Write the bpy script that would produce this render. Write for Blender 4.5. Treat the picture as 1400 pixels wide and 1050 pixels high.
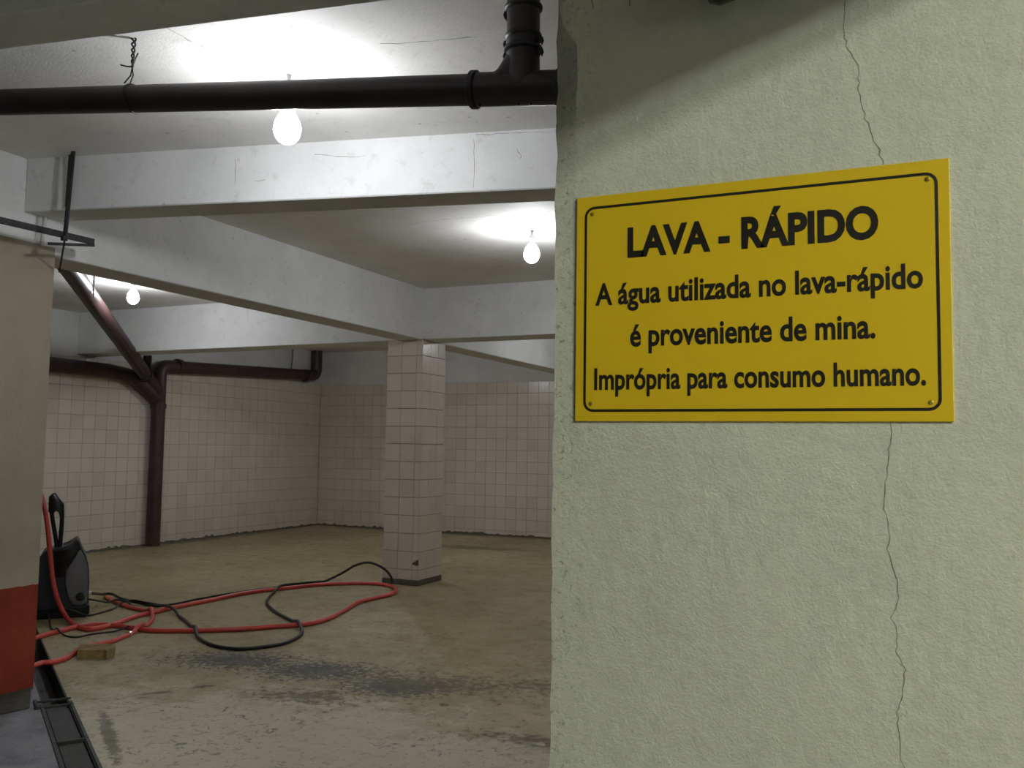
import bpy, bmesh, math, random
import numpy as np
from mathutils import Vector, Matrix
random.seed(7)
for o in list(bpy.data.objects): bpy.data.objects.remove(o)
SC = bpy.context.scene
COL = SC.collection

# ------------------------------------------------------------------ camera
FPX, PITCH, ROLL, YAW, HC = 1223.74, .0693, .0141, .4293, 1.3
Fv = np.array([-math.sin(YAW)*math.cos(PITCH), math.cos(YAW)*math.cos(PITCH), math.sin(PITCH)])
Rv = np.array([math.cos(YAW), math.sin(YAW), 0.0]); Uv = np.cross(Rv, Fv)
Rv, Uv = math.cos(ROLL)*Rv+math.sin(ROLL)*Uv, -math.sin(ROLL)*Rv+math.cos(ROLL)*Uv
Ov = np.array([0, 0, HC])
cd = bpy.data.cameras.new('camera'); cam = bpy.data.objects.new('camera', cd); COL.objects.link(cam)
cam.matrix_world = Matrix(((Rv[0], Uv[0], -Fv[0], 0), (Rv[1], Uv[1], -Fv[1], 0), (Rv[2], Uv[2], -Fv[2], HC), (0, 0, 0, 1)))
cd.sensor_width = 36; cd.lens = 36*FPX/1400; cd.clip_start = .02
SC.camera = cam
SC.view_settings.view_transform = 'Standard'; SC.view_settings.look = 'None'
SC.view_settings.exposure = 0.0; SC.view_settings.gamma = 1; SC.view_settings.use_curve_mapping = False
wd = bpy.data.worlds.new('world'); SC.world = wd; wd.use_nodes = True
wd.node_tree.nodes['Background'].inputs[0].default_value = (.75, .8, .7, 1)
wd.node_tree.nodes['Background'].inputs[1].default_value = .03
SC.cycles.max_bounces = 12; SC.cycles.diffuse_bounces = 8
BULB = 215.0      # emission of the bare bulbs
TUBE = 365.0      # emission of the fluorescent tubes behind the camera

# pixel -> place (a pixel gives a direction, a surface gives the distance)
def ray(x, y): return Fv+Rv*(x-700)/FPX+Uv*(525-y)/FPX
def onZ(x, y, z): d = ray(x, y); return Vector(Ov+d*(z-HC)/d[2])
def onX(x, y, v): d = ray(x, y); return Vector(Ov+d*v/d[0])
def onY(x, y, v): d = ray(x, y); return Vector(Ov+d*v/d[1])
def onD(x, y, t): return Vector(Ov+ray(x, y)*t)
def pix(p):
    q = np.array(p)-Ov; d = q@Fv
    return 700+FPX*(q@Rv)/d, 525-FPX*(q@Uv)/d

# key sizes
YW, XCOR = 1.34, -.54
XB, YC, XL, YK, ZC, ZB = -4.242, 7.242, -8.831, 11.856, 2.766, 2.286
ROW = .166

# ------------------------------------------------------------------ materials
def nodes(name):
    m = bpy.data.materials.new(name); m.use_nodes = True
    nt = m.node_tree; return m, nt, nt.nodes['Principled BSDF']
def N(nt, t, **kw):
    n = nt.nodes.new(t)
    for k, v in kw.items():
        if k in n.inputs.keys(): n.inputs[k].default_value = v
        else: setattr(n, k, v)
    return n
def noise(nt, scale, detail=4, rough=.55, vec=None, dist=0):
    n = N(nt, 'ShaderNodeTexNoise'); n.inputs['Scale'].default_value = scale; n.inputs['Detail'].default_value = detail
    n.inputs['Roughness'].default_value = rough; n.inputs['Distortion'].default_value = dist
    if vec is not None: nt.links.new(vec, n.inputs['Vector'])
    return n.outputs['Fac']
def ramp(nt, fac, stops):
    r = N(nt, 'ShaderNodeValToRGB'); e = r.color_ramp.elements
    while len(e) < len(stops): e.new(.5)
    for el, (p, c) in zip(e, stops): el.position = p; el.color = c if len(c) == 4 else (*c, 1)
    nt.links.new(fac, r.inputs['Fac']); return r.outputs['Color']
def mix(nt, fac, a, b, mode='MIX'):
    m = N(nt, 'ShaderNodeMix', data_type='RGBA', blend_type=mode)
    for s, v in ((0, fac), (6, a), (7, b)):
        if isinstance(v, (int, float)): m.inputs[s].default_value = v
        elif isinstance(v, tuple): m.inputs[s].default_value = (*v, 1) if len(v) == 3 else v
        else: nt.links.new(v, m.inputs[s])
    return m.outputs[2]
def math_(nt, op, a, b=None, clamp=False):
    m = N(nt, 'ShaderNodeMath', operation=op, use_clamp=clamp)
    for s, v in ((0, a), (1, b)):
        if v is None: continue
        if isinstance(v, (int, float)): m.inputs[s].default_value = v
        else: nt.links.new(v, m.inputs[s])
    return m.outputs[0]
def bump(nt, bsdf, h, strength, dist):
    b = N(nt, 'ShaderNodeBump'); b.inputs['Strength'].default_value = strength; b.inputs['Distance'].default_value = dist
    nt.links.new(h, b.inputs['Height'])
    nt.links.new(b.outputs[0], bsdf.inputs['Normal']); return b
def position(nt): return N(nt, 'ShaderNodeNewGeometry').outputs['Position']
W1 = (1, 1, 1); B0 = (0, 0, 0)

def simple(name, col, rough=.5, metal=0, var=.15, scale=8, bmp=0, bscale=60, spec=.5):
    m, nt, b = nodes(name); pos = position(nt)
    f = noise(nt, scale, 5, .6, pos)
    dark = tuple(c*(1-var) for c in col); light = tuple(min(1, c*(1+var)) for c in col)
    nt.links.new(ramp(nt, f, [(.3, dark), (.7, light)]), b.inputs['Base Color'])
    b.inputs['Roughness'].default_value = rough; b.inputs['Metallic'].default_value = metal
    b.inputs['Specular IOR Level'].default_value = spec
    if bmp: bump(nt, b, noise(nt, bscale, 4, .6, pos), bmp, .004)
    return m

def paint(name, col, dirt=(.3, .27, .23), amount=.35, bmp=.17, bs=90, streak=False):
    """old painted concrete: mottled, thin dirt marks, slight relief"""
    m, nt, b = nodes(name); pos = position(nt)
    f = noise(nt, 2.2, 6, .6, pos)
    base = ramp(nt, f, [(.3, tuple(c*.84 for c in col)), (.7, col)])
    g = noise(nt, 14, 8, .7, pos, .6)
    base = mix(nt, ramp(nt, g, [(.56, B0), (.74, (amount,)*3)]), base, dirt)
    sp = N(nt, 'ShaderNodeTexVoronoi'); sp.inputs['Scale'].default_value = 6; nt.links.new(pos, sp.inputs['Vector'])
    base = mix(nt, ramp(nt, sp.outputs['Distance'], [(.03, (.6,)*3), (.07, B0)]), base, dirt)
    nt.links.new(base, b.inputs['Base Color']); b.inputs['Roughness'].default_value = .75
    b.inputs['Specular IOR Level'].default_value = .25
    h = math_(nt, 'ADD', noise(nt, bs, 5, .6, pos), math_(nt, 'MULTIPLY', noise(nt, 9, 4, .6, pos), 1.5))
    bump(nt, b, h, bmp, .01); return m

M = {}
M['ceiling'] = paint('ceiling_paint', (.80, .78, .74), amount=.3)
M['beam'] = paint('beam_paint', (.80, .80, .79), dirt=(.40, .38, .35), amount=.45)
M['upper'] = paint('upper_wall_paint', (.70, .70, .69), amount=.25)

def plaster():
    m, nt, b = nodes('green_grey_plaster'); pos = position(nt)
    sx = N(nt, 'ShaderNodeSeparateXYZ'); nt.links.new(pos, sx.inputs[0])
    f = noise(nt, 1.6, 5, .6, pos); f2 = noise(nt, 60, 6, .65, pos)
    base = ramp(nt, f, [(.3, (.49, .48, .425)), (.7, (.54, .53, .47))])
    base = mix(nt, ramp(nt, f2, [(.35, (.25,)*3), (.55, B0)]), base, (.37, .365, .30))
    # worn flecks along the free edge
    edge = math_(nt, 'MULTIPLY_ADD', sx.outputs[0], -14.0); 
    edge.node.inputs[2].default_value = -6.3
    edge = math_(nt, 'MULTIPLY', edge, 1.0, True)
    fl = ramp(nt, noise(nt, 110, 4, .7, pos, .5), [(.56, B0), (.68, W1)])
    base = mix(nt, math_(nt, 'MULTIPLY', N_rgb(nt, fl), edge), base, (.25, .24, .17))
    nt.links.new(base, b.inputs['Base Color']); b.inputs['Roughness'].default_value = .8
    b.inputs['Specular IOR Level'].default_value = .2
    big = noise(nt, 7, 3, .5, pos); mid = noise(nt, 45, 5, .6, pos); fine = noise(nt, 260, 3, .6, pos)
    pit = ramp(nt, noise(nt, 30, 6, .75, pos, 1.0), [(.6, B0), (.72, W1)])
    h = math_(nt, 'ADD', math_(nt, 'MULTIPLY', big, 2.5), math_(nt, 'ADD', math_(nt, 'MULTIPLY', mid, .8), math_(nt, 'MULTIPLY', fine, .5)))
    h = math_(nt, 'SUBTRACT', h, math_(nt, 'MULTIPLY', N_rgb(nt, pit), .35))
    bump(nt, b, h, .34, .008); return m
def N_rgb(nt, c):
    n = N(nt, 'ShaderNodeRGBToBW'); nt.links.new(c, n.inputs[0]); return n.outputs[0]
M['plaster'] = plaster()
M['crack'] = simple('crack_dark', (.15, .135, .10), .9, var=.3, scale=120)

def pillar_mat():
    m, nt, b = nodes('pillar_paint'); pos = position(nt)
    sx = N(nt, 'ShaderNodeSeparateXYZ'); nt.links.new(pos, sx.inputs[0])
    f = noise(nt, 5, 6, .65, pos); g = noise(nt, 26, 7, .7, pos, .5)
    cream = ramp(nt, f, [(.3, (.365, .315, .24)), (.7, (.425, .37, .285))])
    cream = mix(nt, ramp(nt, g, [(.63, B0), (.78, (.5,)*3)]), cream, (.25, .22, .17))
    red = ramp(nt, f, [(.3, (.20, .028, .015)), (.7, (.26, .045, .023))])
    z = math_(nt, 'ADD', sx.outputs[2], math_(nt, 'MULTIPLY', noise(nt, 30, 3, .6, pos), .012))
    isred = math_(nt, 'LESS_THAN', z, .549)
    col = mix(nt, isred, cream, red)
    base = math_(nt, 'LESS_THAN', z, .015)
    col = mix(nt, base, col, (.09, .085, .08))
    nt.links.new(col, b.inputs['Base Color']); b.inputs['Roughness'].default_value = .7
    b.inputs['Specular IOR Level'].default_value = .25
    bump(nt, b, math_(nt, 'ADD', noise(nt, 60, 5, .6, pos), g), .3, .006); return m
M['pillar'] = pillar_mat()

def tile_mat():
    m, nt, b = nodes('glazed_tile'); pos = position(nt)
    oi = N(nt, 'ShaderNodeObjectInfo')
    c = ramp(nt, oi.outputs['Random'], [(0, (.60, .545, .47)), (.5, (.67, .61, .53)), (1, (.64, .585, .495))])
    g = noise(nt, 3, 6, .6, pos)
    c = mix(nt, ramp(nt, g, [(.5, B0), (.75, (.35,)*3)]), c, (.50, .44, .34))
    s = noise(nt, 40, 6, .75, pos, .8)
    c = mix(nt, ramp(nt, s, [(.68, B0), (.76, (.5,)*3)]), c, (.22, .19, .15))
    nt.links.new(c, b.inputs['Base Color'])
    b.inputs['Roughness'].default_value = .22; b.inputs['Specular IOR Level'].default_value = .45
    bump(nt, b, noise(nt, 16, 3, .5, pos), .10, .01); return m
M['tile'] = tile_mat()
M['grout'] = simple('dirty_grout', (.36, .31, .255), .9, var=.35, scale=18)
M['mortar'] = simple('dark_mortar', (.10, .09, .065), .9, var=.4, scale=30, bmp=.5, bscale=50)

SA, SB_ = onZ(138, 968, 0), onZ(163, 1050, 0)
def floor_mat(name, drive=False):
    m, nt, b = nodes(name); pos = position(nt)
    f = noise(nt, .9, 7, .62, pos); g = noise(nt, 6, 8, .68, pos, .4); fine = noise(nt, 55, 6, .7, pos)
    if drive:
        base = ramp(nt, f, [(.3, (.17, .17, .20)), (.7, (.25, .25, .29))])
        base = mix(nt, ramp(nt, g, [(.45, B0), (.7, (.6,)*3)]), base, (.10, .10, .12))
    else:
        base = ramp(nt, f, [(.28, (.27, .222, .108)), (.5, (.36, .302, .168)), (.72, (.46, .395, .245))])
        base = mix(nt, ramp(nt, g, [(.5, B0), (.72, (.55,)*3)]), base, (.22, .185, .10))
        base = mix(nt, ramp(nt, g, [(.25, (.35,)*3), (.42, B0)]), base, (.50, .45, .36))
        # grime patches with places of their own
        def patch(col_, strength, pts, sc, lo, hi, gain=1.0):
            nonlocal base
            tot = None
            for (x, y, rx, ry, rot) in pts:
                mp = N(nt, 'ShaderNodeMapping', vector_type='TEXTURE'); nt.links.new(pos, mp.inputs[0])
                mp.inputs['Location'].default_value = (x, y, 0); mp.inputs['Scale'].default_value = (rx, ry, 1e3)
                mp.inputs['Rotation'].default_value = (0, 0, rot)
                ln = N(nt, 'ShaderNodeVectorMath', operation='LENGTH'); nt.links.new(mp.outputs[0], ln.inputs[0])
                d = math_(nt, 'SUBTRACT', 1, ln.outputs['Value'], True)
                tot = d if tot is None else math_(nt, 'MAXIMUM', tot, d)
            nn = noise(nt, sc, 8, .72, pos, .5)
            k = math_(nt, 'ADD', math_(nt, 'MULTIPLY', tot, .55), math_(nt, 'MULTIPLY', math_(nt, 'SUBTRACT', nn, .5), gain))
            base = mix(nt, ramp(nt, k, [(lo, B0), (hi, (strength,)*3)]), base, col_)
        patch((.56, .51, .39), .8, [(-2.9, 3.15, 1.9, 1.05, .28), (-3.0, 2.7, 1.6, 1.1, .0), (-1.7, 3.3, 1.6, .6, .1)], 5, .12, .3)
        # pits
        vv = N(nt, 'ShaderNodeMapping'); nt.links.new(pos, vv.inputs[0]); vv.inputs['Scale'].default_value = (1, 1.0, 1)
        p = noise(nt, 13, 5, .6, vv.outputs[0], .6)
        base = mix(nt, ramp(nt, p, [(.655, B0), (.69, (.85,)*3)]), base, (.07, .058, .035))
        q1 = noise(nt, 20, 8, .8, pos, .8); q2 = noise(nt, 2.3, 3, .5, pos)
        spk = math_(nt, 'MULTIPLY', N_rgb(nt, ramp(nt, q1, [(.53, B0), (.61, (.85,)*3)])), N_rgb(nt, ramp(nt, q2, [(.4, (.45,)*3), (.6, W1)])))
        base = mix(nt, spk, base, (.11, .088, .046))
        patch((.05, .05, .047), .95, [(-3.75, 4.28, .8, .42, .3), (-3.2, 4.3, .75, .42, .3), (-2.6, 4.2, .6, .3, .2)], 30, .27, .36, 1.7)
        patch((.10, .082, .045), .8, [(-2.5, 4.35, 1.1, .4, .2), (-2.9, 3.85, .6, .25, .2), (-1.6, 4.6, 1.2, .35, .1), (-1.55, 3.75, .6, .15, .1)], 20, .27, .42, 1.6)
        patch((.11, .095, .06), .8, [(-3.62, 3.55, .16, .04, .9), (-3.5, 3.75, .1, .04, .9), (-4.0, 2.95, .5, .25, 0), ((SA.x+SB_.x)/2, (SA.y+SB_.y)/2, (SA-SB_).length*.7, .05, math.atan2(SB_.y-SA.y, SB_.x-SA.x))], 30, .15, .3)
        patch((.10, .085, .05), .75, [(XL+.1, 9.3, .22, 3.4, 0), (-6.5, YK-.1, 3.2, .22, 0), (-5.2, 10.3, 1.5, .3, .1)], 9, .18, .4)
    nt.links.new(base, b.inputs['Base Color'])
    nt.links.new(ramp(nt, g, [(.3, (.34 if drive else .36,)*3), (.7, (.68,)*3)]), b.inputs['Roughness'])
    b.inputs['Specular IOR Level'].default_value = .4
    bump(nt, b, math_(nt, 'ADD', fine, math_(nt, 'MULTIPLY', g, 2.0)), .35, .008); return m
M['floor'] = floor_mat('stained_concrete_floor')
M['drive'] = floor_mat('driveway_floor', True)

M['pipe'] = simple('brown_pipe_paint', (.030, .017, .017), .42, var=.3, scale=10)
M['farpipe'] = simple('oxide_pipe_paint', (.050, .026, .024), .45, var=.25, scale=6)
M['putty'] = simple('black_sealant', (.018, .016, .016), .5, var=.3)
M['wire'] = simple('rusty_wire', (.03, .024, .022), .6, .4)
M['steel'] = simple('dark_steel', (.035, .034, .034), .55, .4, var=.35, scale=40)
M['yellow'] = simple('yellow_sign_face', (.62, .41, .012), .35, var=.03, scale=3)
M['ink'] = simple('black_ink', (.012, .01, .008), .4, var=.1)
M['screw'] = simple('screw_head', (.30, .20, .02), .35, .3)
M['red'] = simple('red_hose', (.62, .075, .06), .32, var=.12)
M['rubber'] = simple('black_rubber', (.010, .010, .010), .45, var=.2)
M['washer'] = simple('dark_washer_plastic', (.034, .036, .043), .5, var=.15, bmp=.1, bscale=200)
M['washer2'] = simple('grey_washer_plastic', (.15, .152, .16), .5, var=.12, bmp=.1, bscale=200)
M['black'] = simple('black_plastic', (.008, .008, .009), .28, var=.2)
M['brass'] = simple('bright_metal', (.7, .65, .6), .25, .9)
M['brick'] = simple('tan_brick', (.26, .19, .075), .85, var=.3, scale=25, bmp=.5, bscale=60)
M['iron'] = simple('drain_iron', (.035, .032, .03), .6, .3, var=.4, scale=25, bmp=.3)
M['void'] = simple('sludge', (.012, .011, .009), .5, var=.4)
M['porcelain'] = simple('white_socket', (.7, .7, .68), .4, var=.04)
M['lampmetal'] = simple('white_lamp_housing', (.75, .75, .73), .4, var=.04)
def emit(name, col, s):
    m, nt, b = nodes(name); b.inputs['Base Color'].default_value = (.9, .9, .9, 1)
    b.inputs['Emission Color'].default_value = (*col, 1); b.inputs['Emission Strength'].default_value = s; return m
M['bulb'] = emit('lit_bulb', (.92, .95, 1.0), BULB)
M['tube'] = emit('lit_tube', (.93, 1.0, .81), TUBE)

# ------------------------------------------------------------------ helpers
def link(name, me, mat, parent=None, smooth=False):
    o = bpy.data.objects.new(name, me); COL.objects.link(o)
    if mat is not None and not me.materials: me.materials.append(mat)
    if smooth:
        for p in me.polygons: p.use_smooth = True
    if parent is not None: o.parent = parent
    return o
def from_bm(name, bm, mat, parent=None, smooth=False, auto=None):
    bmesh.ops.recalc_face_normals(bm, faces=bm.faces)
    me = bpy.data.meshes.new(name); bm.to_mesh(me); bm.free()
    o = link(name, me, mat, parent, smooth)
    if auto: o.data.set_sharp_from_angle(angle=math.radians(auto))
    return o
def pyd(name, v, f, mat, parent=None, smooth=False):
    me = bpy.data.meshes.new(name); me.from_pydata([tuple(p) for p in v], [], f); me.update()
    return link(name, me, mat, parent, smooth)
def empty(name, loc):
    o = bpy.data.objects.new(name, None); COL.objects.link(o); o.location = loc; o.empty_display_size = .05; return o
def tag(o, label, cat=None, group=None, kind=None):
    o['label'] = label
    if cat: o['category'] = cat
    if group: o['group'] = group
    if kind: o['kind'] = kind
    return o
def local(o, parent):      # built in world space under an empty at a place: keep it where it is
    o.parent = parent; o.matrix_parent_inverse = Matrix.Translation(-Vector(parent.location)); return o
def box_bm(x0, x1, y0, y1, z0, z1, bev=0, seg=2):
    bm = bmesh.new()
    vs = [bm.verts.new((x, y, z)) for x in (x0, x1) for y in (y0, y1) for z in (z0, z1)]
    for q in ((0, 1, 3, 2), (4, 6, 7, 5), (0, 4, 5, 1), (2, 3, 7, 6), (0, 2, 6, 4), (1, 5, 7, 3)): bm.faces.new([vs[i] for i in q])
    if bev: bmesh.ops.bevel(bm, geom=bm.edges[:], offset=bev, segments=seg, affect='EDGES', profile=.5)
    return bm
def prism_bm(pts, ext, bev=0, seg=2):
    """closed outline (list of Vector) pushed along ext"""
    bm = bmesh.new(); ext = Vector(ext)
    a = [bm.verts.new(p) for p in pts]; b = [bm.verts.new(Vector(p)+ext) for p in pts]; n = len(pts)
    bm.faces.new(a); bm.faces.new(b[::-1])
    for i in range(n): bm.faces.new((a[i], b[i], b[(i+1) % n], a[(i+1) % n]))
    if bev: bmesh.ops.bevel(bm, geom=bm.edges[:], offset=bev, segments=seg, affect='EDGES', profile=.5)
    return bm
def sweep(path, rad, n=14, cap=True):
    """tube mesh along points; rad a number or list. returns verts, faces"""
    P = [Vector(p) for p in path]; m = len(P)
    if isinstance(rad, (int, float)): rad = [rad]*m
    T = [(P[min(i+1, m-1)]-P[max(i-1, 0)]).normalized() for i in range(m)]
    up = Vector((0, 0, 1)) if abs(T[0].z) < .9 else Vector((1, 0, 0))
    nrm = T[0].cross(up).normalized(); V = []; Fc = []
    for i in range(m):
        if i: nrm = (nrm-T[i]*nrm.dot(T[i])).normalized()
        bi = T[i].cross(nrm)
        for k in range(n):
            a = 2*math.pi*k/n; V.append(P[i]+(nrm*math.cos(a)+bi*math.sin(a))*rad[i])
    for i in range(m-1):
        for k in range(n):
            k2 = (k+1) % n; Fc.append((i*n+k, i*n+k2, (i+1)*n+k2, (i+1)*n+k))
    if cap: Fc.append(tuple(range(n))[::-1]); Fc.append(tuple((m-1)*n+k for k in range(n)))
    return V, Fc
def tube(name, path, rad, mat, parent=None, n=14, ang=50):
    v, f = sweep(path, rad, n); o = pyd(name, v, f, mat, None, True)
    o.data.set_sharp_from_angle(angle=math.radians(ang))
    if parent is not None: local(o, parent)
    return o
def catmull(pts, k=8):
    P = [Vector(p) for p in pts]; P = [2*P[0]-P[1]]+P+[2*P[-1]-P[-2]]; out = []
    for i in range(1, len(P)-2):
        for s in range(k):
            t = s/k; a, b, c, d = P[i-1:i+3]
            out.append(.5*((2*b)+(c-a)*t+(2*a-5*b+4*c-d)*t*t+(3*b-a-3*c+d)*t**3))
    out.append(P[-2]); return out
def elbow(a, b, c, r, k=6):
    """points a -> corner b -> c with a rounded corner of radius r"""
    a, b, c = Vector(a), Vector(b), Vector(c); u = (a-b).normalized(); w = (c-b).normalized()
    p, q = b+u*r, b+w*r; out = [a]
    for i in range(k+1):
        t = i/k; out.append((1-t)**2*p+2*t*(1-t)*b+t*t*q)
    return out+[c]
def seg(a, b, n=2): a, b = Vector(a), Vector(b); return [a.lerp(b, i/(n-1)) for i in range(n)]
def struct(o, label, cat): return tag(o, label, cat, kind='structure')

# ------------------------------------------------------------------ the setting
X1, Y0 = 3.6, -3.2
# drain line between the wash bay and the driveway
DA = onZ(133, 1045, 0); DB = onZ(58, 876, 0); DA.z = DB.z = 0
dd = (DB-DA).normalized(); dn = Vector((-dd.y, dd.x, 0))
if dn.y > 0: dn = -dn                       # towards the driveway
DW = .122
def dline(s, w): return DA+dd*s+dn*w
sA, sB = -3.0, 2.85
def at_x(w, x):
    p = dline(0, w); return p+dd*((x-p.x)/dd.x)
def floor_mesh(name, poly, mat, lab):
    bm = bmesh.new(); vs = [bm.verts.new((p[0], p[1], 0)) for p in poly]; bm.faces.new(vs)
    low = [bm.verts.new((p[0], p[1], -.15)) for p in poly]; n = len(poly)
    for i in range(n): bm.faces.new((vs[i], vs[(i+1) % n], low[(i+1) % n], low[i]))
    bm.faces.new(low[::-1])
    return struct(from_bm(name, bm, mat), lab, 'floor')
e0, e1 = at_x(0, X1), at_x(0, XL-.12); g0, g1 = at_x(DW, X1), at_x(DW, XL-.12)
floor_mesh('floor', [(e0.x, e0.y), (X1, YK+.15), (XL-.12, YK+.15), (e1.x, e1.y)], M['floor'], 'stained yellowish concrete floor of the wash bay')
floor_mesh('floor_driveway', [(g0.x, g0.y), (g1.x, g1.y), (XL-.12, Y0), (X1, Y0)], M['drive'], 'worn bluish grey driveway floor beside the drain')
struct(from_bm('ceiling', box_bm(XL-.12, X1, Y0, YK+.15, ZC, ZC+.2), M['ceiling']), 'white painted concrete slab ceiling with dirt marks', 'ceiling')

# ---- tiles
def tile_mesh(w, h, name='tile'):
    t, c = .006, .0015; bm = bmesh.new()
    lo = [bm.verts.new((x, y, 0)) for x, y in ((-w/2, -h/2), (w/2, -h/2), (w/2, h/2), (-w/2, h/2))]
    md = [bm.verts.new((v.co.x, v.co.y, t-c)) for v in lo]
    hi = [bm.verts.new((v.co.x-math.copysign(c, v.co.x), v.co.y-math.copysign(c, v.co.y), t)) for v in lo]
    for i in range(4):
        j = (i+1) % 4; bm.faces.new((lo[i], lo[j], md[j], md[i])); bm.faces.new((md[i], md[j], hi[j], hi[i]))
    bm.faces.new(hi)
    me = bpy.data.meshes.new(name); bm.to_mesh(me); bm.free(); me.materials.append(M['tile']); return me
TM = {}
def tiles(owner, origin, udir, normal, ucuts, zcuts, limit=300):
    """tiles between the cut lines on a wall; the largest in view as parts, the rest joined"""
    u = Vector(udir); nn = Vector(normal); z = Vector((0, 0, 1)); spots = []
    for i in range(len(ucuts)-1):
        for j in range(len(zcuts)-1):
            w = ucuts[i+1]-ucuts[i]-.0028; h = zcuts[j+1]-zcuts[j]-.005
            c = Vector(origin)+u*(ucuts[i]+ucuts[i+1])/2+z*(zcuts[j]+zcuts[j+1])/2
            px, py = pix(c); d = (c-Vector(Ov)).length
            vis = 40 < px < 780 and 440 < py < 1050
            spots.append((0 if vis else 1, d, c, round(w, 3), round(h, 3)))
    spots.sort(key=lambda s: s[:2])
    rest = bmesh.new(); nrest = 0
    for q, (_, d, c, w, h) in enumerate(spots):
        if (w, h) not in TM: TM[(w, h)] = tile_mesh(w, h)
        me = TM[(w, h)]
        ax = (random.gauss(0, .004), random.gauss(0, .004))
        rot = Matrix((u, z, nn)).transposed().to_4x4() if u.cross(z).dot(nn) > 0 else Matrix((-u, z, nn)).transposed().to_4x4()
        mw = Matrix.Translation(c+nn*random.uniform(-.0008, .0008)) @ rot @ Matrix.Rotation(ax[0], 4, 'X') @ Matrix.Rotation(ax[1], 4, 'Y')
        if q < limit and _ == 0 or (limit and len(spots) <= limit):
            o = bpy.data.objects.new('tile', me); COL.objects.link(o); o.parent = owner; o.matrix_world = mw
        else:
            tmp = bmesh.new(); tmp.from_mesh(me); tmp.transform(mw)
            m2 = bpy.data.meshes.new('t'); tmp.to_mesh(m2); tmp.free(); rest.from_mesh(m2); bpy.data.meshes.remove(m2); nrest += 1
    if nrest:
        o = from_bm('far_tiles', rest, M['tile'], owner); o['kind'] = 'stuff'
    else: rest.free()

zc_ = [.012]+[.098+ROW*k for k in range(14)]
ZT = zc_[-1]
def tiled_wall(name, x0, x1, y0, y1, label):
    bm = box_bm(x0, x1, y0, y1, 0, ZC)
    o = struct(from_bm(name, bm, M['upper']), label, 'wall'); return o
wl = tiled_wall('wall_left', XL-.12, XL, 1.0, YK, 'side wall of cream glazed tiles behind the brown pipes, white paint above')
g = from_bm('tile_grout', box_bm(XL-.001, XL+.002, 1.0, YK-.003, 0, ZT), M['grout'], wl)
tiles(wl, (XL+.002, YK-.01, 0), (0, -1, 0), (1, 0, 0), [ROW*k for k in range(42)], zc_)
wb = tiled_wall('wall_back', XL-.12, X1, YK, YK+.15, 'end wall of cream glazed tiles behind the column, grey paint above')
g = from_bm('tile_grout', box_bm(XL+.003, 1.2, YK-.002, YK+.001, 0, ZT-.02), M['grout'], wb)
tiles(wb, (XL+.012, YK-.002, 0), (1, 0, 0), (0, -1, 0), [ROW*k for k in range(58)], [max(.012, z-.02) for z in zc_])
struct(from_bm('wall_right', box_bm(X1, X1+.15, Y0, YK+.15, 0, ZC), M['upper']), 'grey painted side wall beyond the parking bays', 'wall')
# rough mortar line where tiles meet the floor
def mortar_line(name, a, b, side, owner):
    a, b, side = Vector(a), Vector(b), Vector(side); n = int((b-a).length/.05); v = []; f = []
    for i in range(n+1):
        p = a.lerp(b, i/n); h = .018+.03*random.random()**3; w = .02+.03*random.random()
        v += [p+side*.001, p+side*.008+Vector((0, 0, h)), p+side*w]
    for i in range(n):
        for k in (0, 1): f.append((i*3+k, i*3+k+1, i*3+k+4, i*3+k+3))
    return pyd(name, v, f, M['mortar'], owner)
mortar_line('mortar_line', (XL+.004, 4, 0), (XL+.004, YK, 0), (1, 0, 0), wl)
mortar_line('mortar_line', (XL, YK-.004, 0), (0, YK-.004, 0), (0, -1, 0), wb)

# ---- beams
def beam(name, poly, z0, label):
    bm = prism_bm([Vector((x, y, z0)) for x, y in poly], (0, 0, ZC-z0+.02), .006, 1)
    return struct(from_bm(name, bm, M['beam']), label, 'beam')
BW = .28
beam('ceiling_beam', [(XB-BW, Y0), (XB, Y0), (XB, YK), (XB-BW, YK)], ZB, 'deep white beam running from the cream pillar over the tiled column')
for (a, b, l) in ((XL, XB-BW+.001, 'white beam between the tiled column and the side wall, over the brown wall pipes'), (XB-.001, X1, 'white beam leaving the tiled column towards the hidden bays')):
    beam('ceiling_beam', [(a, YC), (b, YC), (b, YC+.33), (a, YC+.33)], ZB, l)
def b1y(x): return 3.124+(x+4.22)*(.62/2.703)
Z1 = 2.484
xe = 3.0
beam('ceiling_beam', [(XB-.001, b1y(XB)), (xe, b1y(xe)), (xe, b1y(xe)+.225), (XB-.001, b1y(XB)+.225)], Z1, 'shallow white beam with a steel hanger at its pillar end, behind the bare bulb')
def b0y(x): return 1.76+(x+2.54)*(.16/.98)
beam('ceiling_beam', [(XB-.001, b0y(XB)-.185), (xe, b0y(xe)-.185), (xe, b0y(xe)), (XB-.001, b0y(XB))], Z1, 'white beam in shade in front of the hanging brown pipe')
beam('ceiling_beam', [(.70, Y0), (.98, Y0), (.98, 1.34), (.70, 1.34)], ZB, 'white beam meeting the sign wall overhead')

# ---- tiled column
W1c, W2c = .381, .44
col = struct(from_bm('column', box_bm(XB-W1c, XB-.004, YC+.004, YC+W2c, 0, ZB+.001), M['grout']), 'square column clad in cream tiles standing in the wash bay', 'column')
cz = [.05, .145]+[.145+ROW*k for k in range(1, 13)]+[ZB]
tiles(col, (XB-W1c, YC+.003, 0), (1, 0, 0), (0, -1, 0), [.0, .16, .32, W1c+.0], cz)
tiles(col, (XB-.003, YC, 0), (0, 1, 0), (1, 0, 0), [0.0, .155, .30, W2c], cz)
from_bm('mortar_foot', box_bm(XB-W1c-.004, XB+.006, YC-.006, YC+W2c+.004, 0, .05, .004, 1), M['mortar'], col)
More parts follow.
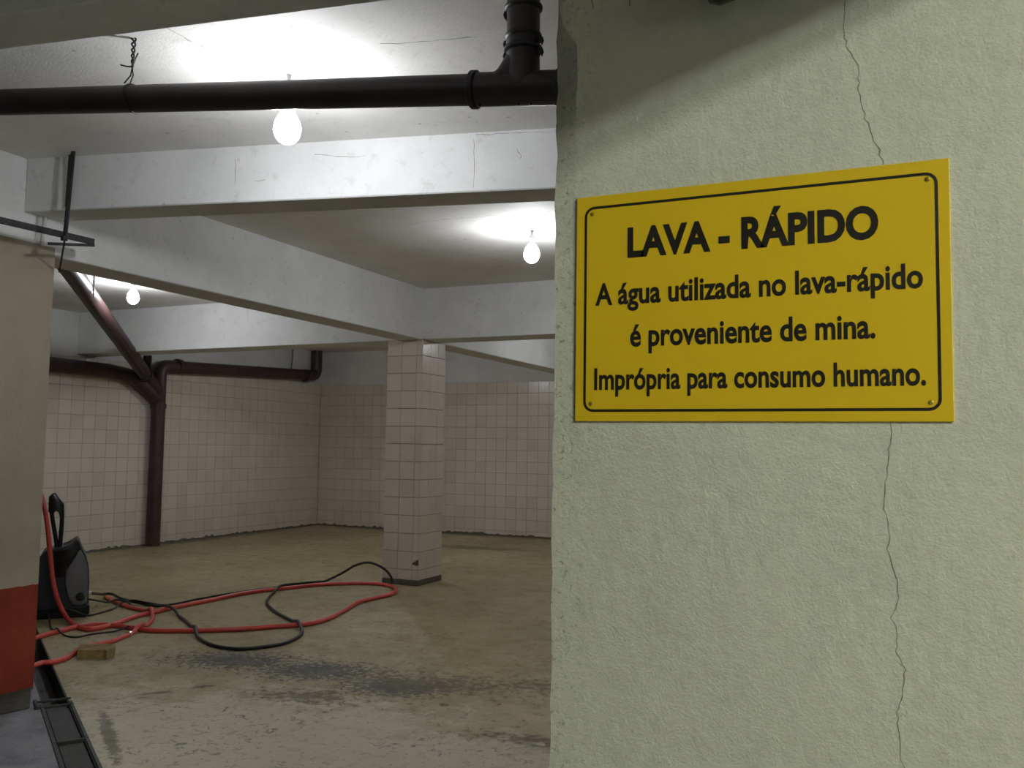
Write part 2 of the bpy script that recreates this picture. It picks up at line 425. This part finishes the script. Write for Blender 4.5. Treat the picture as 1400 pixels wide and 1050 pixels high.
# broken tile corner
bp = onY(568, 770, YC-.0045)
pyd('chipped_patch', [bp+Vector(q) for q in ((.03, 0, .035), (.035, 0, -.02), (.01, 0, -.025), (-.045, 0, -.012), (-.01, 0, .015))], [(0, 1, 2, 3, 4)], M['mortar'], col)

# ---- cream pillar with red foot
pil = struct(from_bm('pillar', box_bm(XB-.46, XB+.003, 2.86, 3.310, 0, ZB+.047, .001, 1), M['pillar']), 'cream painted pillar with a red foot beside the drain', 'pillar')

pyd_pl = from_bm('plinth', prism_bm([Vector(p) for p in ((XB+.001, 3.30, 0), (-3.95, 3.07, 0), (-4.02, 2.6, 0), (XB+.001, 2.5, 0))], (0, 0, .014), .003, 1), simple('wet_dark_mortar', (.05, .047, .04), .8, var=.5, scale=25, bmp=.5), pil)

# ---- sign wall: plaster wall with a worn, partly chamfered free edge
def sign_wall():
    zs = [0]+[i*.05 for i in range(1, 36)]+[1.78+.02*i for i in range(0, 18)]+[2.2, 2.4, ZC]
    v, f = [], []
    for z in zs:
        k = max(0, 1-abs(z-1.925)/.10); k2 = 1/(1+math.exp((z-1.99)*60))
        c = .026*k+.008*k2*math.exp(-max(0, 1.9-z)*5)+.0006
        sx_ = -.403*c
        jx = .0015*math.sin(z*47)+.001*math.sin(z*113+1)
        wA = .036 if z < 1.96 else .036*max(.12, 1-(z-1.96)/.055)
        v += [(XCOR+sx_-.002+jx, YW+.32, z), (XCOR+jx+sx_-.002, YW+c+.012, z), (XCOR+jx+sx_+.001, YW+c, z), (XCOR+wA+jx*.5, YW+.0005, z), (XCOR+.10, YW, z), (.3, YW, z), (X1, YW, z), (X1, YW+.32, z)]
    n = 8
    for i in range(len(zs)-1):
        for k in range(n):
            k2 = (k+1) % n; f.append((i*n+k, i*n+k2, (i+1)*n+k2, (i+1)*n+k))
    f.append(tuple(range(n))[::-1]); f.append(tuple((len(zs)-1)*n+k for k in range(n)))
    o = pyd('wall_sign', v, f, M['plaster']); bm = bmesh.new(); bm.from_mesh(o.data)
    bmesh.ops.recalc_face_normals(bm, faces=bm.faces); bm.to_mesh(o.data); bm.free()
    return struct(o, 'rough greenish grey plaster wall carrying the yellow sign', 'wall')
sw = sign_wall()
def crack(pts, w):
    P = [onY(x, y, YW-.0004) for x, y in pts]; pts3 = []
    for a, b in zip(P, P[1:]):
        n = max(2, int((b-a).length/.006))
        for i in range(n): pts3.append(a.lerp(b, i/n)+Vector((random.gauss(0, .0011), 0, 0)))
    pts3.append(P[-1]); v, f = [], []
    for p in pts3:
        k = w*random.uniform(.4, 1.1); v += [p-Vector((k, 0, 0)), p+Vector((k, 0, 0))]
    for i in range(len(pts3)-1): f.append((2*i, 2*i+1, 2*i+3, 2*i+2))
    pyd('crack', v, f, M['crack'], sw)
crack([(1156, -6), (1153, 35), (1158, 62), (1172, 90), (1174, 125), (1180, 150), (1190, 180), (1200, 205), (1208, 225)], .00055)
crack([(1216, 570), (1219, 600), (1213, 640), (1208, 690), (1217, 735), (1214, 750), (1227, 795), (1228, 818), (1221, 845), (1228, 870), (1225, 890), (1236, 915), (1234, 955), (1226, 975), (1231, 1015), (1236, 1056)], .0005)
crack([(808, -4), (811, 13), (830, 13), (850, 10), (862, 7), (861, -4)], .0009)
crack([(920, 726), (935, 736), (960, 752)], .0004)
crack([(1223, 901), (1236, 913), (1241, 918)], .0004)

# ------------------------------------------------------------------ drain channel
dr = empty('drain_channel', dline(0, DW/2)); tag(dr, 'long narrow floor drain with dark iron covers beside the red-footed pillar', 'drain')
def dquad(name, s0, s1, w0, w1, z0, z1, mat, bev=0):
    pts = [dline(s0, w0), dline(s1, w0), dline(s1, w1), dline(s0, w1)]
    return local(from_bm(name, prism_bm([p+Vector((0, 0, z0)) for p in pts], (0, 0, z1-z0), bev, 1), mat), dr)
dquad('trough_bed', sA, sB, -.0, DW+.0, -.15, -.11, M['void'])
dquad('trough_side', sA, sB, 0, .008, -.12, -.002, M['iron']); dquad('trough_side', sA, sB, DW-.008, DW, -.12, -.002, M['iron'])
for w in (-.012, DW-.004): dquad('rim', sA, 1.02, w, w+.016, -.01, .005, M['steel'], .002)
s = .93
k = 0
while s > sA+.6:
    L = .56
    dquad('cover_plate', s-L, s, .012, DW-.012, -.02, -.008, M['iron'], .002)
    dquad('cross_bar', s-L-.018, s-L-.004, -.008, DW+.008, -.012, .006, M['steel'], .002)
    s -= L+.022
# the lifted end frame
dquad('cross_bar', 1.06, 1.073, -.012, DW+.02, -.004, .008, M['steel'], .002)
dquad('cross_bar', .945, .958, -.012, DW+.04, -.004, .008, M['steel'], .002)
dquad('end_lug', .935, 1.085, DW+.018, DW+.034, -.002, .012, M['iron'], .003)
dquad('sump_cover', .965, 1.055, .012, DW-.012, -.03, -.02, M['iron'], .002)

# ------------------------------------------------------------------ sign
SX0, SX1, SZ0, SZ1 = -.5008, .0403, 1.3407, 1.7013
sg = empty('warning_sign', ((SX0+SX1)/2, YW, SZ0)); tag(sg, 'yellow rectangular notice board with black lettering on the plaster wall', 'sign')
SF = YW-.0042
local(from_bm('board', box_bm(SX0, SX1, SF, YW+.001, SZ0, SZ1, .0008, 1), M['yellow']), sg)
def rrect(x0, x1, z0, z1, r, k=6):
    out = []
    for cx, cz, a0 in ((x1-r, z1-r, 0), (x0+r, z1-r, 90), (x0+r, z0+r, 180), (x1-r, z0+r, 270)):
        for i in range(k+1):
            a = math.radians(a0+90*i/k); out.append((cx+r*math.cos(a), cz+r*math.sin(a)))
    return out
tl, trr, bl, br = onY(800, 285, SF), onY(1281, 233, SF), onY(797, 563, SF), onY(1289, 562, SF)
bx0, bx1, bz0, bz1 = (tl.x+bl.x)/2, (trr.x+br.x)/2, (bl.z+br.z)/2, (tl.z+trr.z)/2
lw = .0042
o1 = rrect(bx0, bx1, bz0, bz1, .016); o2 = rrect(bx0+lw, bx1-lw, bz0+lw, bz1-lw, .016-lw)
v = [(x, SF-.0003, z) for x, z in o1]+[(x, SF-.0003, z) for x, z in o2]; n = len(o1)
local(pyd('border_line', v, [(i, (i+1) % n, n+(i+1) % n, n+i) for i in range(n)], M['ink']), sg)
def lettering(text, xl, xr, base, top, off, ref):
    """a line of print between xl and xr; ref is the glyph whose height runs from base to top"""
    def make(t):
        c = bpy.data.curves.new('lettering', 'FONT'); c.body = t; c.size = 1; c.offset = off; c.resolution_u = 4
        c.space_character = 1.0
        o = bpy.data.objects.new('lettering', c); COL.objects.link(o); bpy.context.view_layer.update()
        me = bpy.data.meshes.new_from_object(o.evaluated_get(bpy.context.evaluated_depsgraph_get()))
        bpy.data.objects.remove(o); bpy.data.curves.remove(c); return me
    rm = make(ref); rz = [q.co.y for q in rm.vertices]; rh = max(rz); rl = min(rz); bpy.data.meshes.remove(rm)
    me = make(text); xs = [q.co.x for q in me.vertices]; a, b = min(xs), max(xs)
    for q in me.vertices:
        x, y = q.co.x, q.co.y
        q.co = (xl+(x-a)/(b-a)*(xr-xl), SF-.0004, base+(y-rl)/(rh-rl)*(top-base))
    me.update(); o = link('lettering', me, M['ink']); local(o, sg); o['label'] = 'black printed line reading '+text
def zz(x, y): return onY(x, y, SF).z
def xx(x, y): return onY(x, y, SF).x
OFF = .026
lettering('LAVA - RÁPIDO', xx(858, 335), xx(1201, 303), (zz(858, 354)+zz(1180, 326.5))/2, (zz(858, 311.5)+zz(1100, 289))/2, .039, 'L')
lettering('A água utilizada no lava-rápido', xx(814, 405), xx(1262, 380), zz(1005, 407.8), zz(1005, 375.5), OFF, 'd')
lettering('é proveniente de mina.', xx(861.5, 465), xx(1197, 455), zz(1075, 466.8), zz(1075, 433), OFF, 'd')
lettering('Imprópria para consumo humano.', xx(812.5, 520), xx(1266, 515), zz(1138, 528.8), zz(1138, 495.6), OFF, 'h')
for (x, y) in ((810, 293), (1268, 245), (808, 552), (1273, 550)):
    p = onY(x, y, SF); local(tube('screw', [p+Vector((0, .003, 0)), p+Vector((0, -.0008, 0)), p+Vector((0, -.0016, 0))], [.0034, .0034, .002], M['screw'], None, 12), sg)

# ------------------------------------------------------------------ hanging pipe with tee
pa = onD(0, 140, 3.55); pb = onD(715, 121, 2.83); dv = (pb-pa).normalized()
ps = pa+dv*((XB+.005-pa.x)/dv.x); pe = pb+dv*1.9
pr = empty('drain_pipe', pb); tag(pr, 'brown pipe with a tee hanging under the ceiling in front of the bare bulb', 'pipe')
RP = .05
jt = onD(650, 125, 2.89); sj = (jt-pa).dot(dv); pj = pa+dv*sj
tube('pipe', seg(ps, pj+dv*.02, 12), RP, M['pipe'], pr, 24)
tube('pipe', seg(pb+dv*.16, pe, 4), RP, M['pipe'], pr, 24)
# tee body
tb0, tb1 = pj, pb+dv*.17
tube('tee_body', seg(tb0, tb1, 4), RP+.004, M['pipe'], pr, 24)
tube('socket_rim', [tb0-dv*.014, tb0-dv*.008, tb0+dv*.008, tb0+dv*.014], [RP+.002, RP+.011, RP+.011, RP+.003], M['putty'], pr, 24)
e = pb+dv*.125
tube('socket_rim', [e-dv*.014, e-dv*.006, e+dv*.008, e+dv*.016], [RP+.003, RP+.010, RP+.010, RP+.003], M['putty'], pr, 24)
top = Vector((pb.x-.002, pb.y, ZC+.01)); upv = (top-pb).normalized()
tube('branch_pipe', [pb, pb+upv*.08, top], [RP+.006, RP+.003, RP+.003], M['pipe'], pr, 24)
v_, f_ = sweep(catmull([pb-dv*.11+upv*.0, pb-dv*.055+upv*.03, pb-dv*.008+upv*.10], 6), [.045]*13, 16)
o = pyd('tee_sweep', v_, f_, M['pipe'], None, True); local(o, pr)
def ring(h, r, name='socket_rim'):
    p = pb+upv*h; tube(name, [p-upv*.010, p-upv*.004, p+upv*.004, p+upv*.010], [RP+.004, r, r, RP+.004], M['putty'], pr, 24)
for h, r in ((.125, RP+.012), (.168, RP+.009), (.262, RP+.011)): ring(h, r)
# ragged sealant drips on the joints
for h, sx in ((.118, -1), (.158, -1), (.255, -1), (.12, 1), (.16, 1)):
    for q in range(3):
        p = pb+upv*(h+random.uniform(-.004, .006))+Vector((sx*(RP+.008), -.012+.012*q, 0))
        tube('sealant_drip', [p, p+Vector((sx*.004, 0, -.012)), p+Vector((sx*.001, 0, -.026))], [.004, .004, .0015], M['putty'], pr, 8)
for q, t in enumerate((-.14, -.01, .03, .11, .12)):
    p = pb+dv*t-Vector((0, .01, RP+.003)); tube('sealant_drip', [p+Vector((0, 0, .006)), p, p-Vector((0, 0, .006))], [.006, .006, .003], M['putty'], pr, 8)
# wire tie that carries it
def twist(name, a, b, loops, r, amp, label, group=None, hook=None, tails=()):
    t = empty(name, b); tag(t, label, 'wire', group); a, b = Vector(a), Vector(b)
    for ph in (0, math.pi):
        pts = []
        for i in range(60):
            q = i/59; p = a.lerp(b, q); w = amp*(1.6-q)
            pts.append(p+Vector((math.cos(ph+q*loops*6.283)*w, math.sin(ph+q*loops*6.283)*w, 0)))
        tube('strand', pts, r, M['wire'], t, 6)
    for tl_ in tails: tube('loose_end', tl_, r*.85, M['wire'], t, 6)
    return t
xw = onZ(183, 52, ZC); kk = pa+dv*((onD(190, 118, 3.35)-pa).dot(dv)); topk = Vector((kk.x, kk.y-.015, kk.z+RP)); knot = xw.lerp(topk, .62)
w = twist('wire_tie', xw+Vector((0, 0, .003)), knot, 2.6, .0034, .0045, 'twisted black wire tying the brown pipe to the ceiling', None, None,
          [[knot, knot+dv*.012+Vector((0, 0, .03)), knot+dv*.028+Vector((0, -.004, .05))], [knot, knot-dv*.03+Vector((0, 0, .003)), knot-dv*.055+Vector((0, 0, .010))]])
lp = []
for i in range(25):
    a = math.pi*2*i/24
    lp.append(kk+Vector((0, math.cos(a), math.sin(a)))*(RP+.003)+dv*.004*math.sin(a*2))
tube('pipe_loop', lp, .0026, M['wire'], w, 6)
for q in (-1, 1): tube('strand', [knot, knot.lerp(topk, .5)+dv*.006*q, topk+dv*.014*q+Vector((0, -.02, -.004))], .0026, M['wire'], w, 6)

# black capped pipe above the sign wall
c0 = onY(978, -42, YW-.052); c1 = Vector((c0.x+.62, c0.y, c0.z+.10)); cdv = (c1-c0).normalized()
bp_ = empty('capped_pipe', c0); tag(bp_, 'black capped pipe end at the top of the plaster wall above the sign', 'pipe')
tube('pipe', seg(c0, c1+cdv*.2, 3), .046, M['rubber'], bp_, 20)
tube('end_cap', [c0-cdv*.022, c0-cdv*.018, c0-cdv*.005, c0+cdv*.05], [.03, .044, .051, .051], M['black'], bp_, 20)

# ------------------------------------------------------------------ bare bulbs
def bulb_parts():
    prof = [(.0, -.088), (.016, -.086), (.032, -.078), (.045, -.062), (.052, -.042), (.053, -.022), (.048, .0), (.038, .02), (.030, .03)]
    def lathe(p, n=20):
        v, f = [], []
        for r, z in p:
            for k in range(n): a = 6.2832*k/n; v.append((r*math.cos(a), r*math.sin(a), z))
        for i in range(len(p)-1):
            for k in range(n): k2 = (k+1) % n; f.append((i*n+k, i*n+k2, (i+1)*n+k2, (i+1)*n+k))
        me = bpy.data.meshes.new('lathe'); me.from_pydata(v, [], f); me.update()
        for q in me.polygons: q.use_smooth = True
        return me
    gl = lathe(prof); gl.materials.append(M['bulb'])
    bs = lathe([(.0302, .029), (.032, .034), (.026, .055), (.020, .062), (.020, .066), (0, .066)]); bs.materials.append(M['porcelain'])
    so = lathe([(.024, .058), (.026, .06), (.026, .092), (.018, .10), (0, .10)]); so.materials.append(M['porcelain'])
    return gl, bs, so
GL, BS, SO = bulb_parts()
def bulb(p, label):
    t = empty('light_bulb', p); tag(t, label, 'light bulb', 'bare bulbs on the ceiling')
    for nm, me in (('globe', GL), ('bulb_base', BS), ('socket', SO)):
        o = bpy.data.objects.new(nm, me); COL.objects.link(o); o.parent = t
    st = p+Vector((0, 0, .095))
    tube('stem', [st, Vector((p.x, p.y, ZC-.02)), Vector((p.x, p.y, ZC-.012)), Vector((p.x, p.y, ZC+.002))], [.009, .009, .045, .05], M['porcelain'], t, 14)
bulb(onY(393, 172, 2.75)+Vector((0, 0, .015)), 'lit bare bulb just below the hanging brown pipe')
bulb(onY(727, 345, 5.45)+Vector((0, 0, .015)), 'lit bare bulb beside the plaster wall edge, beyond the shallow beam')
bulb(onY(182, 405, 6.0)+Vector((0, 0, .015)), 'lit bare bulb beside the sloping brown pipe')
bulb(Vector((-2.7, 9.5, 2.64)), 'lit bare bulb in the hidden bay behind the tiled column')
bulb(Vector((-6.1, 9.0, 2.645)), 'lit bare bulb behind the beam over the brown wall pipes')
# fluorescent fitting of the driveway, on the ceiling behind the photographer
def fixture(cx, cy, label):
    fx = empty('fluorescent_light', (cx, cy, ZC)); tag(fx, label, 'ceiling light')
    local(from_bm('housing', box_bm(cx-.14, cx+.14, cy-.62, cy+.62, ZC-.05, ZC+.002, .006), M['lampmetal']), fx)
    for x in (cx-.07, cx+.07):
        tube('tube', seg((x, cy-.58, ZC-.075), (x, cy+.58, ZC-.075), 3), .016, M['tube'], fx, 12)
        for y in (cy-.59, cy+.59): local(from_bm('tube_holder', box_bm(x-.018, x+.018, y-.01, y+.01, ZC-.095, ZC-.045, .003), M['lampmetal']), fx)
fixture(2.17, -.7, 'twin tube ceiling light over the driveway on the sign side')

# ------------------------------------------------------------------ steel bracket at the pillar
bk = empty('steel_bracket', onX(88, 325, -4.0)); tag(bk, 'dark steel rail with a hanger bar fixed at the pillar head', 'bracket')
q0, q1 = onX(0, 301, -4.0), onX(129, 331, -4.0); qd = (q1-q0).normalized(); q00 = q0-qd*.9
def bar(name, a, b, wx, wz, mat=None):
    a, b = Vector(a), Vector(b); t = (b-a).normalized(); up = Vector((0, 0, 1)) if abs(t.z) < .9 else Vector((0, 1, 0))
    sdir = t.cross(up).normalized(); u2 = sdir.cross(t).normalized()
    pts = [a+sdir*i*wx/2+u2*j*wz/2 for i, j in ((-1, -1), (1, -1), (1, 1), (-1, 1))]
    return local(from_bm(name, prism_bm(pts, b-a, .0015, 1), mat or M['steel']), bk)
bar('rail_flange', q00, q1, .006, .034); bar('rail_flange', q00+Vector((-.018, 0, .014)), q1+Vector((-.018, 0, .014)), .036, .006)
bar('rail_end', q1+Vector((0, 0, -.018)), onX(66, 333, -4.0), .012, .014)
h0 = onY(100, 212, 3.125); h0.z = ZC; h1 = onY(88.5, 328, 3.125)
bar('hanger_bar', h0, h1, .026, .010)
bar('hanger_bar', h0+Vector((-.055, .03, 0)), h0+Vector((-.075, .04, -.27)), .03, .006, M['steel'])
bar('tie_rod', h1, onX(81, 372, XB+.02), .008, .008)
local(from_bm('bolt', box_bm(h1.x-.012, h1.x+.012, h1.y-.016, h1.y+.01, h1.z-.005, h1.z+.02, .003), M['steel']), bk)
cn = tube('conduit', [onX(63, 292, XB+.010), onX(57, 336, XB+.010)], .010, M['upper'], None, 10); tag(cn, 'thin painted conduit stub on the beam above the pillar', 'conduit')

# ------------------------------------------------------------------ wall pipes of the wash bay
RW = .085; XW = XL+.1
def wp(y, z): return Vector((XW, y, z))
wp0 = empty('wall_drain_pipe', wp(8.39, 0)); tag(wp0, 'branching brown drain pipe standing against the tiled side wall', 'pipe')
yv = 8.39
tube('standpipe', elbow(wp(yv, 0), wp(yv, 2.245), wp(yv+.5, 2.262), .12, 8), RW, M['farpipe'], wp0, 20)
ye = 11.60
tube('run_pipe', seg(wp(yv+.45, 2.262), wp(ye-.25, 2.365), 3), RW*.97, M['farpipe'], wp0, 20)
tube('elbow_riser', elbow(wp(ye-.3, 2.362), wp(ye, 2.37), wp(ye, ZC+.005), .11, 8), RW, M['farpipe'], wp0, 20)
for y in (yv+.30, ye-.27): tube('socket_rim', seg(wp(y-.03, 2.262+(y-yv)*.033-.005), wp(y+.03, 2.262+(y-yv)*.033-.005), 2), RW+.012, M['farpipe'], wp0, 20)
for z in (1.74,): tube('socket_rim', seg(wp(yv, z-.03), wp(yv, z+.03)), RW+.012, M['farpipe'], wp0, 20)
tube('run_pipe', [wp(3.5, 2.15), wp(7.6, 2.122), wp(7.95, 2.09), wp(8.34, 1.84)], RW, M['farpipe'], wp0, 20)
dg0 = onZ(94, 366, 2.70); dgj = Vector((XW+.03, 8.15, 2.10)); ddg = (dg0-dgj).normalized()
tube('sloping_pipe', [dg0+ddg*.3, dg0, dgj, Vector((XW+.02, yv-.06, 1.95)), wp(yv, 1.74)], [.078, .078, .078, .08, .08], M['farpipe'], wp0, 20)
pk = dgj+ddg*.12; tube('socket_rim', [pk, pk+ddg*.05], RW+.014, M['putty'], wp0, 20)
local(from_bm('strap', box_bm(XL, XL+.16, 8.18, 8.20, 2.15, 2.36, .003), M['steel']), wp0)
bw = from_bm('junction_box', box_bm(XL, XL+.05, 8.02, 8.17, 2.22, 2.36, .006), M['upper']); tag(bw, 'small grey junction box behind the brown pipe fork', 'junction box')
twist('hanger_wire', onX(387, 470, XW).lerp(wp(11.0, ZC), 1)+Vector((0, 0, 0)), wp(10.98, 2.36+.07), 5, .004, .008, 'black wire holding the run pipe near the back corner', 'wire hangers')
q = onZ(129, 372, ZC-.0); twist('hanger_wire', Vector((q.x, q.y, ZC)), Vector((q.x, q.y, ZC-.22)), 3, .0035, .004, 'short loose wire hanging beside the sloping brown pipe', 'wire hangers')

# ------------------------------------------------------------------ pressure washer
wbase = onZ(88, 845, 0); dep = (wbase-Vector(Ov)).dot(Vector(Fv)); ppm = dep/FPX
rh = Vector((Rv[0], Rv[1], 0)).normalized(); fh = Vector((wbase.x, wbase.y, 0)).normalized(); rh = Vector((fh.y, -fh.x, 0)); ppm *= .935
def W(x, y, d=0): return wbase+rh*(x-88)*ppm+Vector((0, 0, (845-y)*ppm))+fh*d
pw = empty('pressure_washer', wbase); tag(pw, 'dark grey upright pressure washer with a tall black handle behind the pillar', 'pressure washer')
body = [(40, 838), (116, 838), (119, 822), (119, 798), (118, 776), (113, 758), (107, 745), (102.5, 733), (98.5, 732), (91, 742), (86, 744), (72, 745), (58, 748), (46, 770), (40, 800)]
local(from_bm('housing', prism_bm([W(x, y, .02) for x, y in body], fh*.30, .012, 2), M['washer'], None, True, 40), pw)
panel = [(97, 746), (105, 747), (111, 758), (115.5, 775), (117, 800), (117, 824), (112, 828), (98, 827), (91, 815), (88, 797), (86, 780), (90, 762)]
local(from_bm('front_panel', prism_bm([W(x, y, 0) for x, y in panel], fh*.04, .008, 2), M['washer2'], None, True, 40), pw)
local(from_bm('base', prism_bm([W(x, y, -.01) for x, y in ((38, 846), (116, 846), (121, 840), (121, 829), (117, 826), (94, 831), (40, 833))], fh*.36, .008, 2), M['black'], None, True, 40), pw)
local(from_bm('top_lid', prism_bm([W(x, y, .0) for x, y in ((71, 747), (95, 746), (100, 733), (103, 734), (106, 746), (98, 760), (84, 785), (72, 785))], fh*.34, .008, 2), M['black'], None, True, 40), pw)
tube('handle_bar', catmull([W(74, 750, .16), W(70.5, 728, .16), W(66, 705, .16), W(63, 686, .16)], 6), .015, M['black'], pw, 12)
tube('handle_bar', catmull([W(77, 750, .16), W(78, 728, .16), W(78.5, 705, .16), W(78, 690, .16)], 6), .016, M['black'], pw, 12)
local(from_bm('grip', prism_bm([W(x, y, .135) for x, y in ((59.5, 692), (59.5, 670), (65, 664.5), (68.5, 664.5), (73, 672), (80.5, 681), (81, 700), (75.5, 702), (73.5, 692), (69, 690), (65.5, 698))], fh*.055, .005, 2), M['black'], None, True, 40), pw)
for d in (.05, .29):
    c = W(60, 824, d+.04)
    tube('wheel', [c-fh*.03, c-fh*.022, c+fh*.022, c+fh*.03], [.09, .10, .10, .09], M['rubber'], pw, 24)
c = W(108, 815, -.01); tube('knob', [c+fh*.02, c-fh*.01, c-fh*.02], [.030, .030, .022], M['black'], pw, 16)
tube('outlet', [W(115, 813, .08), W(123, 813, .08)], .014, M['porcelain'], pw, 12)

# ------------------------------------------------------------------ hoses and cables on the floor
LAID = []
def lay(name, pts, r, mat, label, cat, lift=True, k=7, n=10, group=None, slope=.45):
    """pts: pixels on the floor, or Vectors where the hose leaves it"""
    P = []
    for p in pts:
        if isinstance(p, Vector): P.append(p)
        else:
            q = onZ(p[0], p[1], r); P.append(q)
    C = catmull(P, k)
    # even resample
    out = [C[0]]
    for p in C[1:]:
        d = (p-out[-1]).length
        if d > .03:
            m = int(d/.03)+1; a = out[-1]
            for i in range(1, m+1): out.append(a.lerp(p, i/m))
        elif d > .008: out.append(p)
    zs = [max(p.z, r) for p in out]
    if lift and LAID:
        A = np.array([(p.x, p.y, p.z) for p, _ in LAID]); RR = np.array([q for _, q in LAID])
        for i, p in enumerate(out):
            d = np.hypot(A[:, 0]-p.x, A[:, 1]-p.y); need = A[:, 2]+(RR+r)*.94-np.maximum(0, d-(RR+r)*.5)*slope
            msk = (d < .2) & (A[:, 2] < .07)
            if msk.any() and p.z < .25: zs[i] = max(zs[i], need[msk].max())
    zs = np.array(zs)
    for _ in range(4): zs[1:-1] = np.maximum(zs[1:-1], (zs[:-2]+2*zs[1:-1]+zs[2:])/4)
    fin = [Vector((p.x, p.y, z)) for p, z in zip(out, zs)]
    LAID.extend((p, r) for p in fin)
    o = tube(name, fin, r, mat, None, n); tag(o, label, cat, group); return o, fin
top_h = [W(47, 655, -.02), W(56, 686, -.055), W(62, 722, -.07), W(66, 755, -.085), W(74, 800, -.12), W(88, 836, -.14)]
lay('garden_hose', top_h+[(107, 857), (125, 860), (150, 855), (184, 843), (214, 836), (240, 830), (290, 820), (340, 810), (400, 803), (440, 799), (480, 797.5), (515, 798), (533, 801), (541, 805), (536, 812), (510, 818), (488, 824), (470, 835), (448, 846), (420, 853), (370, 857), (330, 860), (270, 862), (215, 862), (192, 860), (165, 856), (135, 854), (110, 856), (80, 863), (52, 871), (30, 880)],
    .0165, M['red'], 'long red hose looping from the pressure washer to the tiled column', 'hose')
tw = onZ(131, 889, 0)
ho, hp = lay('garden_hose', [(144, 816), (158, 823), (180, 831), (204, 836.5), (209, 845), (202, 854), (192, 860), (172, 869), (152, 877), (128, 882), (110, 886), (101, 893), (90, 900), (72, 905), (58, 906), (44, 911), (25, 916)],
    .015, M['red'], 'short red hose running behind the tan brick towards the drain', 'hose')
c = onZ(195, 858, .06); cc = min(hp, key=lambda p: (Vector((p.x, p.y, 0))-Vector((c.x, c.y, 0))).length); ci = hp.index(cc)
o = tube('coupling', hp[max(0, ci-1):ci+2], .022, M['brass'], None, 12); o.parent = ho
arch = [onY(463, 786, 7.08), onY(486, 773, 7.06), onY(503, 769, 7.05), onY(517, 773, 7.05), onY(529, 781, 7.05), onY(535.5, 791, 7.06), onY(537, 800, 7.06)]
for p in arch: p.z = max(p.z, .012)
lay('pressure_hose', [W(120, 813, .08), (146, 814), (167, 822), (193, 826), (214, 829), (231, 835), (253, 848), (266, 862), (270, 870), (283, 879), (302, 884.5), (326, 887), (355, 885), (386, 880), (407, 871), (413, 863), (407, 855), (398, 848), (379, 838), (366.5, 827), (366, 820), (374, 811), (390, 804), (437, 797)]+arch,
    .0115, M['rubber'], 'black pressure hose snaking in loops up to the column foot', 'hose', slope=.2)
lay('power_cable', [W(60, 842, -.03), (67, 847), (86, 847.5), (120, 842), (150, 834), (176, 826), (205, 828), (235, 826), (270, 819), (310, 812), (350, 806), (395, 801), (430, 797)],
    .007, M['rubber'], 'thin black cable lying along the long red hose', 'cable')
lay('power_cable', [W(63, 843, -.04), (66, 850), (71, 860), (81, 867), (103, 871), (128, 866.5), (150, 864), (176, 861)],
    .006, M['rubber'], 'thin black cable curling in front of the washer base', 'cable')
lay('power_cable', [W(118, 823, .12), (154, 825), (178, 829)], .007, M['rubber'], 'short black cable leaving the washer side', 'cable')

# tan brick lying beside the short hose
bo = empty('brick', onZ(131, 897, 0)); tag(bo, 'tan half brick lying on the floor against the short red hose', 'brick')
hb = .055
def tp(x, y): p = onZ(x, y, hb); p.z = .0005; return p
pts = [tp(105.5, 888.5), tp(142, 888), tp(146, 889), tp(156, 885.5), tp(158, 883), tp(152, 880), tp(139, 879.5), tp(109, 881)]
local(from_bm('brick_body', prism_bm(pts, (0, 0, hb), .004, 2), M['brick'], None, False), bo)
pts2 = [tp(110, 887.2), tp(141, 886.7), tp(146, 882), tp(114, 882.5)]
local(from_bm('mortar_crust', prism_bm([p+Vector((0, 0, hb-.0015)) for p in pts2], (0, 0, .004), .0015, 1), M['brick']), bo)

# ------------------------------------------------------------------ hairline cracks and marks on ceiling and beams
def hair(owner, pts, nrm, w, jit=.004):
    P = [Vector(p) for p in pts]; nrm = Vector(nrm); out = []
    for a, b in zip(P, P[1:]):
        n = max(2, int((b-a).length/.03)); t = (b-a).normalized(); sd = t.cross(nrm)
        for i in range(n): out.append((a.lerp(b, i/n)+sd*random.gauss(0, jit), sd))
    out.append((P[-1], sd)); v, f = [], []
    for p, sd in out:
        k = w*random.uniform(.2, 1); v += [p-sd*k+nrm*.0006, p+sd*k+nrm*.0006]
    for i in range(len(out)-1): f.append((2*i, 2*i+1, 2*i+3, 2*i+2))
    pyd('crack', v, f, M['crack'], owner)
ceil = bpy.data.objects['ceiling']
for px_ in ([(228, 38), (250, 50), (285, 68), (306, 80)], [(520, 60), (590, 56), (650, 50)], [(602, 300), (650, 297), (700, 292), (757, 288)], [(560, 306), (600, 301)]):
    hair(ceil, [onZ(x, y, ZC) for x, y in px_], (0, 0, -1), .0022)
bdir = Vector((2.703, .62, 0)).normalized(); bn = Vector((.62, -2.703, 0)).normalized()
bo1 = Vector((-4.22, 3.124, 0))
def onb1(x, y):
    d = Vector(ray(x, y)); t = (bo1-Vector(Ov)).dot(bn)/d.dot(bn); return Vector(Ov)+d*t
b1o = [o for o in bpy.data.objects if o.name.startswith('ceiling_beam') and 'shallow' in o['label']][0]
for px_ in ([(648, 190), (649, 225), (647, 257)], [(322, 218), (321, 255)], [(650, 184), (700, 182), (755, 180)], [(430, 211), (470, 214), (500, 213)], [(706, 203), (712, 212), (711, 217)], [(348, 248), (362, 246)]):
    hair(b1o, [onb1(x, y) for x, y in px_], bn, .0013, .002)
